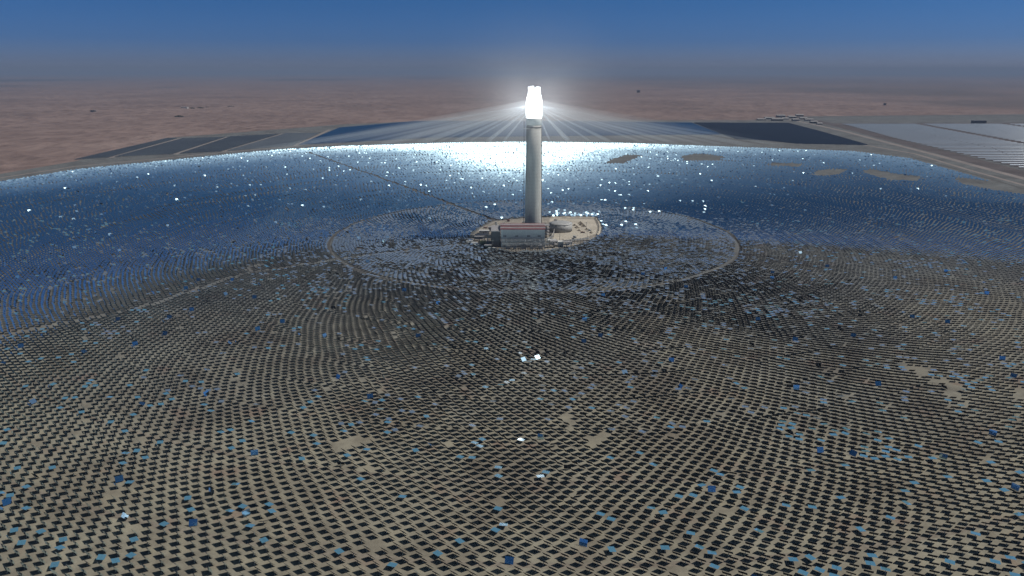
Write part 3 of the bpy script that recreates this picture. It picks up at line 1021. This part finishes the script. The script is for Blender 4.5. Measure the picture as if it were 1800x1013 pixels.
Z0 = lambda L: [G(*p) for p in L]
pv_block(Z0([(525, 255), (597, 225), (733, 213.5), (1000, 214), (1216, 216.5), (1268, 237), (1100, 238.5), (960, 240), (760, 242.5), (630, 250)]), 9.0, 6.2, 14, M['pv'], 'broad blue block of solar panels behind the tower')
pv_block(Z0([(1220, 216.5), (1386, 217), (1440, 231), (1526, 255.5), (1400, 253), (1345, 247), (1295, 245), (1272, 237.5)]), 9.0, 7.6, 22, M['pvdark'], 'near black block of solar panels beside the haul road')
for L, mt_, lab in [([(128, 281.5), (190, 277.5), (312, 243.5), (296, 243)], 'pvgrey', 'narrow dark panel block at the left end, nearest the dunes'),
                    ([(200, 276.5), (302, 271.5), (396, 241.5), (320, 244)], 'pvgrey', 'dark grey panel block, second from the left'),
                    ([(314, 271), (387, 267), (492, 236), (405, 240.5)], 'pvgrey', 'mid grey panel block, third from the left'),
                    ([(398, 266), (512, 257), (562, 234.5), (502, 235)], 'pvpale', 'pale grey panel block with light rows, next to the blue block')]:
    pv_block(Z0(L), 11.0, 5.5, 12, M[mt_], lab)
for L in [[(194, 277.5), (316, 243.5)], [(308, 271.5), (400, 241)], [(392, 267), (497, 235.5)], [(518, 257), (580, 228)]]:
    strip('panel_field_road', [G(*p) for p in L], 16, .05, M['paleroad'])

# parabolic troughs: rows run left-right, cut by service gaps
def trough_mesh(length):
    m = MB()
    nseg = max(1, int(length / 150))
    L = length / nseg
    for s in range(nseg):
        x0, x1 = s * L, (s + 1) * L - 2.5
        pts = []
        for k in range(7):
            t = -1 + 2 * k / 6
            u_, h_ = 3.4 * t, 0.95 * t * t
            a = R(16)
            pts.append((u_ * math.cos(a) * 1.0 - h_ * math.sin(a), u_ * math.sin(a) + h_ * math.cos(a)))
        # (y, z) profile, opening towards the camera side and up
        for (ya, za), (yb, zb) in zip(pts[:-1], pts[1:]):
            m.add([(x0, ya, za + 4), (x1, ya, za + 4), (x1, yb, zb + 4), (x0, yb, zb + 4)], [(0, 1, 2, 3)], True)
    fr_ = MB()
    for s in range(nseg + 1):
        x = min(s * L, length - .5)
        fr_.box(x, x + .5, .6, 1.1, 0, 3.6)
    fr_.bar((0, 1.3, 3.4), (length, 1.3, 3.4), .6)
    return m, fr_


gL = lambda y: (1568 + (1794 - 1568) * (y - 243) / (297 - 243))            # left end of a row at picture height y
ya, yb = 219.5, 318.0
da_, db_ = G(0, yb)[1], G(0, ya)[1]
nrow = 42
seams = []
rowid = 0
left_line = [G(1425, 208.5), G(1492, 222), G(1568, 243), G(1794, 297), G(1900, 322)]
gap1 = [G(1617, 219.5), G(1797, 253), G(1990, 291)]
gap2 = [G(1768, 219.5), G(1990, 250)]


def at_d(line, d):
    for (x0, y0), (x1, y1) in zip(line[:-1], line[1:]):
        if (y0 - d) * (y1 - d) <= 0:
            return x0 + (x1 - x0) * (d - y0) / (y1 - y0)
    return None


d = da_
cnt = {'left': 0, 'middle': 0, 'right': 0}
while d < db_:
    rl, g1, g2 = at_d(left_line, d), at_d(gap1, d), at_d(gap2, d)
    zc_ = CP * d + SP * CAM_H
    xmax = 0.7026 * zc_ + 90
    bounds = []
    if rl is not None and rl < xmax:
        stops = [rl] + [g for g in (g1, g2) if g is not None and g < xmax] + [xmax]
        names = ['left', 'middle', 'right']
        for i in range(len(stops) - 1):
            a, b = stops[i] + (0 if i == 0 else 20), stops[i + 1] - (0 if i == len(stops) - 2 else 20)
            if b - a > 30:
                bounds.append((names[i], a, b))
    for nm, a, b in bounds:
        cnt[nm] += 1
        where = {'left': 'left of the stepped dark gap', 'middle': 'between the two stepped gaps', 'right': 'beyond the far right gap'}[nm]
        t = thing('trough_row', 'pale trough mirror row %s, %s from the near end' % (where, ordinal(cnt[nm])), 'solar trough', (a, d, 0), 'parabolic trough rows at the right')
        m1, m2 = trough_mesh(b - a)
        m1.build('mirror_trough', M['trough'], t)
        m2.build('supports', M['darksteel'], t)
    d += 52.0

# sheds at the head of the haul road
sheds = [(1338, 211.5, 90, 30), (1352, 209.5, 110, 30), (1366, 212.5, 120, 30), (1380, 210, 80, 34), (1392, 207.5, 90, 26), (1398, 213, 70, 30), (1412, 209.5, 80, 26), (1422, 212.5, 90, 26), (1430, 217, 70, 24), (1440, 219, 50, 30), (1405, 204.5, 90, 26), (1372, 206, 100, 26)]
o_sheds = sorted(range(len(sheds)), key=lambda i: sheds[i][0])
for i, (px, py, L, W) in enumerate(sheds):
    x, y = G(px, py)
    L, W = L * .55, W * .8
    t = thing('site_shed', 'small pale shed at the head of the haul road, %s from the left' % ordinal(o_sheds.index(i) + 1), 'shed', (x, y, 0), 'sheds at the head of the haul road')
    h = 6 + 2 * (i % 3)
    MB().box(-L / 2, L / 2, -W / 2, W / 2, 0, h).build('wall', M['greyroof' if i % 2 else 'darksteel'], t)
    MB().add([(-L / 2 - 1, -W / 2 - 1, h + .05), (L / 2 + 1, -W / 2 - 1, h + .05), (L / 2 + 1, W / 2 + 1, h + .05), (-L / 2 - 1, W / 2 + 1, h + .05), (-L / 2 - 1, 0, h + 5), (L / 2 + 1, 0, h + 5)],
             [(0, 1, 5, 4), (2, 3, 4, 5), (0, 4, 3), (1, 2, 5), (3, 2, 1, 0)]).build('roof', M['greyroof'], t)
x, y = G(1720, 217)
t = thing('substation_block', 'dark flat roofed block on the far edge of the trough rows', 'building', (x, y, 0))
MB().box(-35, 35, -15, 15, 0, 14).build('wall', M['darksteel'], t)
MB().box(-36, 36, -16, 16, 14.02, 16).build('roof', M['darksteel'], t)

# lone things out in the desert
def hut(px, py, L, W, h, wm, lab):
    x, y = G(px, py)
    t = thing('desert_hut', lab, 'hut', (x, y, -1))
    MB().box(-L / 2, L / 2, -W / 2, W / 2, 0, h).build('wall', M[wm], t)
    MB().box(-L / 2 - 2, L / 2 + 2, -W / 2 - 2, W / 2 + 2, h + .02, h + 2).build('roof', M[wm], t)


hut(325, 192, 46, 26, 14, 'white', 'lone bright white hut among the dunes on the left')
hut(164, 198, 30, 20, 15, 'darksteel', 'lone dark hut among the dunes far left')
hut(1555, 186, 18, 14, 20, 'darksteel', 'lone dark hut on the plain above the trough rows')
hut(1122, 163, 40, 26, 30, 'darksteel', 'tiny dark hut far out right of the receiver')
for i, (px, py, w_) in enumerate([(338, 191.5, 40), (352, 191, 60), (364, 190.5, 50), (405, 189, 70), (315, 206, 60)]):
    x, y = G(px, py)
    vs, fs = [], []
    for k in range(700):
        a, q, r_ = rnd.random() * 6.283, rnd.random() ** .5, rnd.random()
        c = np.array([w_ * .5 * q * math.cos(a), 14 * q * math.sin(a), 2 + 11 * r_ * (1 - q * .6)])
        u_ = np.array([rnd.uniform(-1, 1), rnd.uniform(-1, 1), rnd.uniform(-1, 1)]) * 1.6
        v_ = np.array([rnd.uniform(-1, 1), rnd.uniform(-1, 1), rnd.uniform(-1, 1)]) * 1.6
        o_ = len(vs)
        vs += [c - u_, c + v_, c + u_, c - v_]
        fs.append((o_, o_ + 1, o_ + 2, o_ + 3))
    t = thing('desert_thicket', 'dark thicket in the dunes, %s from the left beyond the white hut' % ordinal([2, 3, 4, 5, 1][i]), 'thicket', (x, y, -.5), 'thickets in the dunes')
    MB().add(vs, fs).build('foliage', M['shrub'], t)
    MB().bar((0, 0, 0), (0, 0, 8), .8).build('trunk', M['darksteel'], t)

# ------------------------------------------------------------------ air
def volume_mat(name, density, color, aniso=0.0):
    m = bpy.data.materials.new(name)
    m.use_nodes = True
    nt = m.node_tree
    nt.nodes.clear()
    out = nt.nodes.new('ShaderNodeOutputMaterial')
    v = nt.nodes.new('ShaderNodeVolumePrincipled')
    v.inputs['Density'].default_value = density
    v.inputs['Color'].default_value = (*color, 1)
    v.inputs['Anisotropy'].default_value = aniso
    nt.links.new(v.outputs[0], out.inputs['Volume'])
    return m


HZ = 62000
tag(MB().box(-HZ, HZ, -HZ, HZ, -26, 476).build('haze', volume_mat('desert_haze', 5.0e-5, (0.27, 0.35, 0.51))), kind='stuff')


def cone(mb, p0, r0, p1, r1, n=10):
    p0, p1 = np.array(p0, float), np.array(p1, float)
    d_ = (p1 - p0) / np.linalg.norm(p1 - p0)
    u_ = np.cross(d_, (0, 0, 1.0)); u_ /= np.linalg.norm(u_)
    w_ = np.cross(u_, d_)
    vs = [p + (u_ * math.cos(t) + w_ * math.sin(t)) * r_ for p, r_ in ((p0, r0), (p1, r1)) for t in [2 * math.pi * k / n for k in range(n)]]
    fs = [(k, (k + 1) % n, n + (k + 1) % n, n + k) for k in range(n)] + [tuple(reversed(range(n))), tuple(range(n, 2 * n))]
    mb.add(vs, fs, True)


# light shafts put into the shape of denser air volumes: from the receiver to patches of the far mirrors
def far_edge(azd):
    """distance from the tower to the field edge, azimuth from straight ahead"""
    t = R(azd)
    dirv = np.array([math.sin(t), math.cos(t)])
    rr = np.arange(900, 2400, 10.0)
    q = np.array([TX, TY]) + rr[:, None] * dirv
    ok = inside(q, FIELD)
    return rr[ok][-1] if ok.any() else 1500


def fading_volume(name, dens, color, radius, power):
    m = volume_mat(name, 0.0, color)
    n_ = m.node_tree
    tc_ = n_.nodes.new('ShaderNodeTexCoord')
    ln = n_.nodes.new('ShaderNodeVectorMath')
    ln.operation = 'LENGTH'
    n_.links.new(tc_.outputs['Object'], ln.inputs[0])
    fa = maprange(n_, ln.outputs['Value'], radius, 0.0, 0.0, 1.0)
    pw = n_.nodes.new('ShaderNodeMath')
    pw.operation = 'POWER'
    n_.links.new(fa, pw.inputs[0])
    pw.inputs[1].default_value = power
    ml = n_.nodes.new('ShaderNodeMath')
    ml.operation = 'MULTIPLY'
    n_.links.new(pw.outputs[0], ml.inputs[0])
    ml.inputs[1].default_value = dens
    n_.links.new(ml.outputs[0], [q for q in n_.nodes if q.type == 'PRINCIPLED_VOLUME'][0].inputs['Density'])
    return m


def fan_solid(a0, a1, near_f, dz_t, dz_b):
    fan = MB()
    na = 14
    top, bot = [], []
    for k in range(na + 1):
        azd = a0 + (a1 - a0) * k / na
        re_ = far_edge(azd)
        t = R(azd)
        top.append((re_ * math.sin(t), re_ * math.cos(t), 8.0 - AIM[2]))
        bot.append((re_ * near_f * math.sin(t), re_ * near_f * math.cos(t), 8.0 - AIM[2]))
    vs = [(0, 0, dz_t), (0, 0, dz_b)] + top + bot
    T0, B0 = 2, 2 + na + 1
    fs = []
    for k in range(na):
        fs += [(0, T0 + k, T0 + k + 1), (1, B0 + k + 1, B0 + k), (T0 + k, B0 + k, B0 + k + 1, T0 + k + 1)]
    fs += [(0, 1, B0, T0), (1, 0, T0 + na, B0 + na)]
    return fan.add(vs, fs)


side = fading_volume('side_light_volume', 6.0e-3, (0.90, 0.96, 1.0), 1500.0, 4.2)
mid_ = fading_volume('mid_light_volume', 2.4e-3, (0.86, 0.95, 1.0), 1500.0, 3.0)
tag(fan_solid(-22, 22, .62, 6, -16).build('light_haze', mid_, None, tuple(AIM), closed=True), kind='stuff')
tag(fan_solid(-40, -22.2, .70, 8, -12).build('light_haze', side, None, tuple(AIM), closed=True), kind='stuff')
tag(fan_solid(22.2, 40, .70, 8, -12).build('light_haze', side, None, tuple(AIM), closed=True), kind='stuff')

bm_ = fading_volume('beam_light_volume', 2.2e-2, (0.82, 0.94, 1.0), 2100.0, 2.0)
beams = MB()
for azd, w_, f_ in [(-36, 20, .97), (-33, 12, .97), (-30, 8, .98), (-27, 14, .99), (-22.5, 9, .98), (-19, 18, .97), (-16.5, 8, .99), (-14, 22, .96), (-11.2, 9, .98), (-9, 14, .97), (-6.8, 8, .99), (-4.6, 16, .97), (-2.3, 10, .98), (1.5, 16, .97), (3.8, 9, .99), (6.4, 18, .97), (9.3, 8, .98), (12, 13, .97), (16.2, 9, .98), (18.6, 7, .97), (21, 12, .97), (24, 8, .98), (27, 9, .98), (31, 16, .97), (35, 12, .98)]:
    re_ = far_edge(azd) * f_
    t = R(azd)
    cone(beams, (18 * math.sin(t), 18 * math.cos(t), -4), 0.9, (re_ * math.sin(t), re_ * math.cos(t), 12 - AIM[2]), w_ * .6)
tag(beams.build('light_beams', bm_, None, tuple(AIM), closed=True), kind='stuff')

GR = 240.0
gm = fading_volume('glow_light_volume', 1.6e-3, (0.93, 0.97, 1.0), GR, 2.8)  # glare round the receiver put into a volume, densest at the centre
prof = [(max(.4, GR * math.cos(R(a))), GR * math.sin(R(a))) for a in range(-90, 91, 9)]
tag(MB().lathe(prof, 40).build('receiver_glow', gm, None, tuple(AIM), closed=True), kind='stuff')

# ------------------------------------------------------------------ light, sky, camera
sun = bpy.data.lights.new('sun', 'SUN')
sun.energy = 5.0
sun.angle = R(0.53)
sun.color = (1.0, 0.95, 0.87)
so = bpy.data.objects.new('sun', sun)
COL.objects.link(so)
so.rotation_euler = mathutils.Vector(SUN).to_track_quat('Z', 'Y').to_euler()

w = bpy.data.worlds.new('World')
S.world = w
w.use_nodes = True
nt = w.node_tree
bg = nt.nodes['Background']
sk = nt.nodes.new('ShaderNodeTexSky')
sk.sky_type = 'NISHITA'
sk.sun_disc = False
sk.sun_elevation = R(SUN_EL)
sk.sun_rotation = R(90 - SUN_AZ)
sk.air_density, sk.dust_density, sk.ozone_density, sk.altitude = 0.5, 0.8, 4.0, 0
tc = nt.nodes.new('ShaderNodeTexCoord')
sp = nt.nodes.new('ShaderNodeSeparateXYZ')
nt.links.new(tc.outputs['Generated'], sp.inputs[0])
tint = ramp(nt, maprange(nt, sp.outputs[2], 0.0, 0.4), [(0.0, (1.30, 1.25, 1.62)), (0.035, (0.86, 1.00, 1.46)), (0.09, (0.50, 0.84, 1.42)), (0.22, (0.36, 0.86, 1.40)), (0.62, (0.34, 0.76, 1.08)), (0.92, (0.15, 0.68, 0.94)), (1.0, (0.14, 0.68, 0.92))])
dp = nt.nodes.new('ShaderNodeVectorMath')
dp.operation = 'DOT_PRODUCT'
nt.links.new(tc.outputs['Generated'], dp.inputs[0])
dp.inputs[1].default_value = tuple(SUN)
near_sun = maprange(nt, dp.outputs['Value'], math.cos(R(38)), math.cos(R(6)))
tint = mix(nt, near_sun, tint, (1.3, 1.45, 1.55))
nt.links.new(mix(nt, 1.0, sk.outputs[0], tint, 'MULTIPLY'), bg.inputs['Color'])
bg.inputs['Strength'].default_value = 0.045

cam = bpy.data.cameras.new('camera')
co = bpy.data.objects.new('camera', cam)
COL.objects.link(co)
co.location = (0, 0, CAM_H)
co.rotation_euler = (R(90 - PITCH), 0, 0)
cam.sensor_width = 36
cam.lens = FPX / 1800 * 36
cam.clip_start = 1
cam.clip_end = 120000
S.camera = co
S.view_settings.view_transform = 'Standard'
S.view_settings.look = 'None'
S.view_settings.exposure = 0
S.view_settings.gamma = 1
S.render.engine = 'CYCLES'
S.cycles.use_denoising = True
S.cycles.max_bounces = 6
S.cycles.volume_bounces = 0
S.cycles.sample_clamp_direct = 3.0
S.cycles.sample_clamp_indirect = 2.0
print('heliostats', N, 'parked', parked.sum(), 'rows', len(rows))
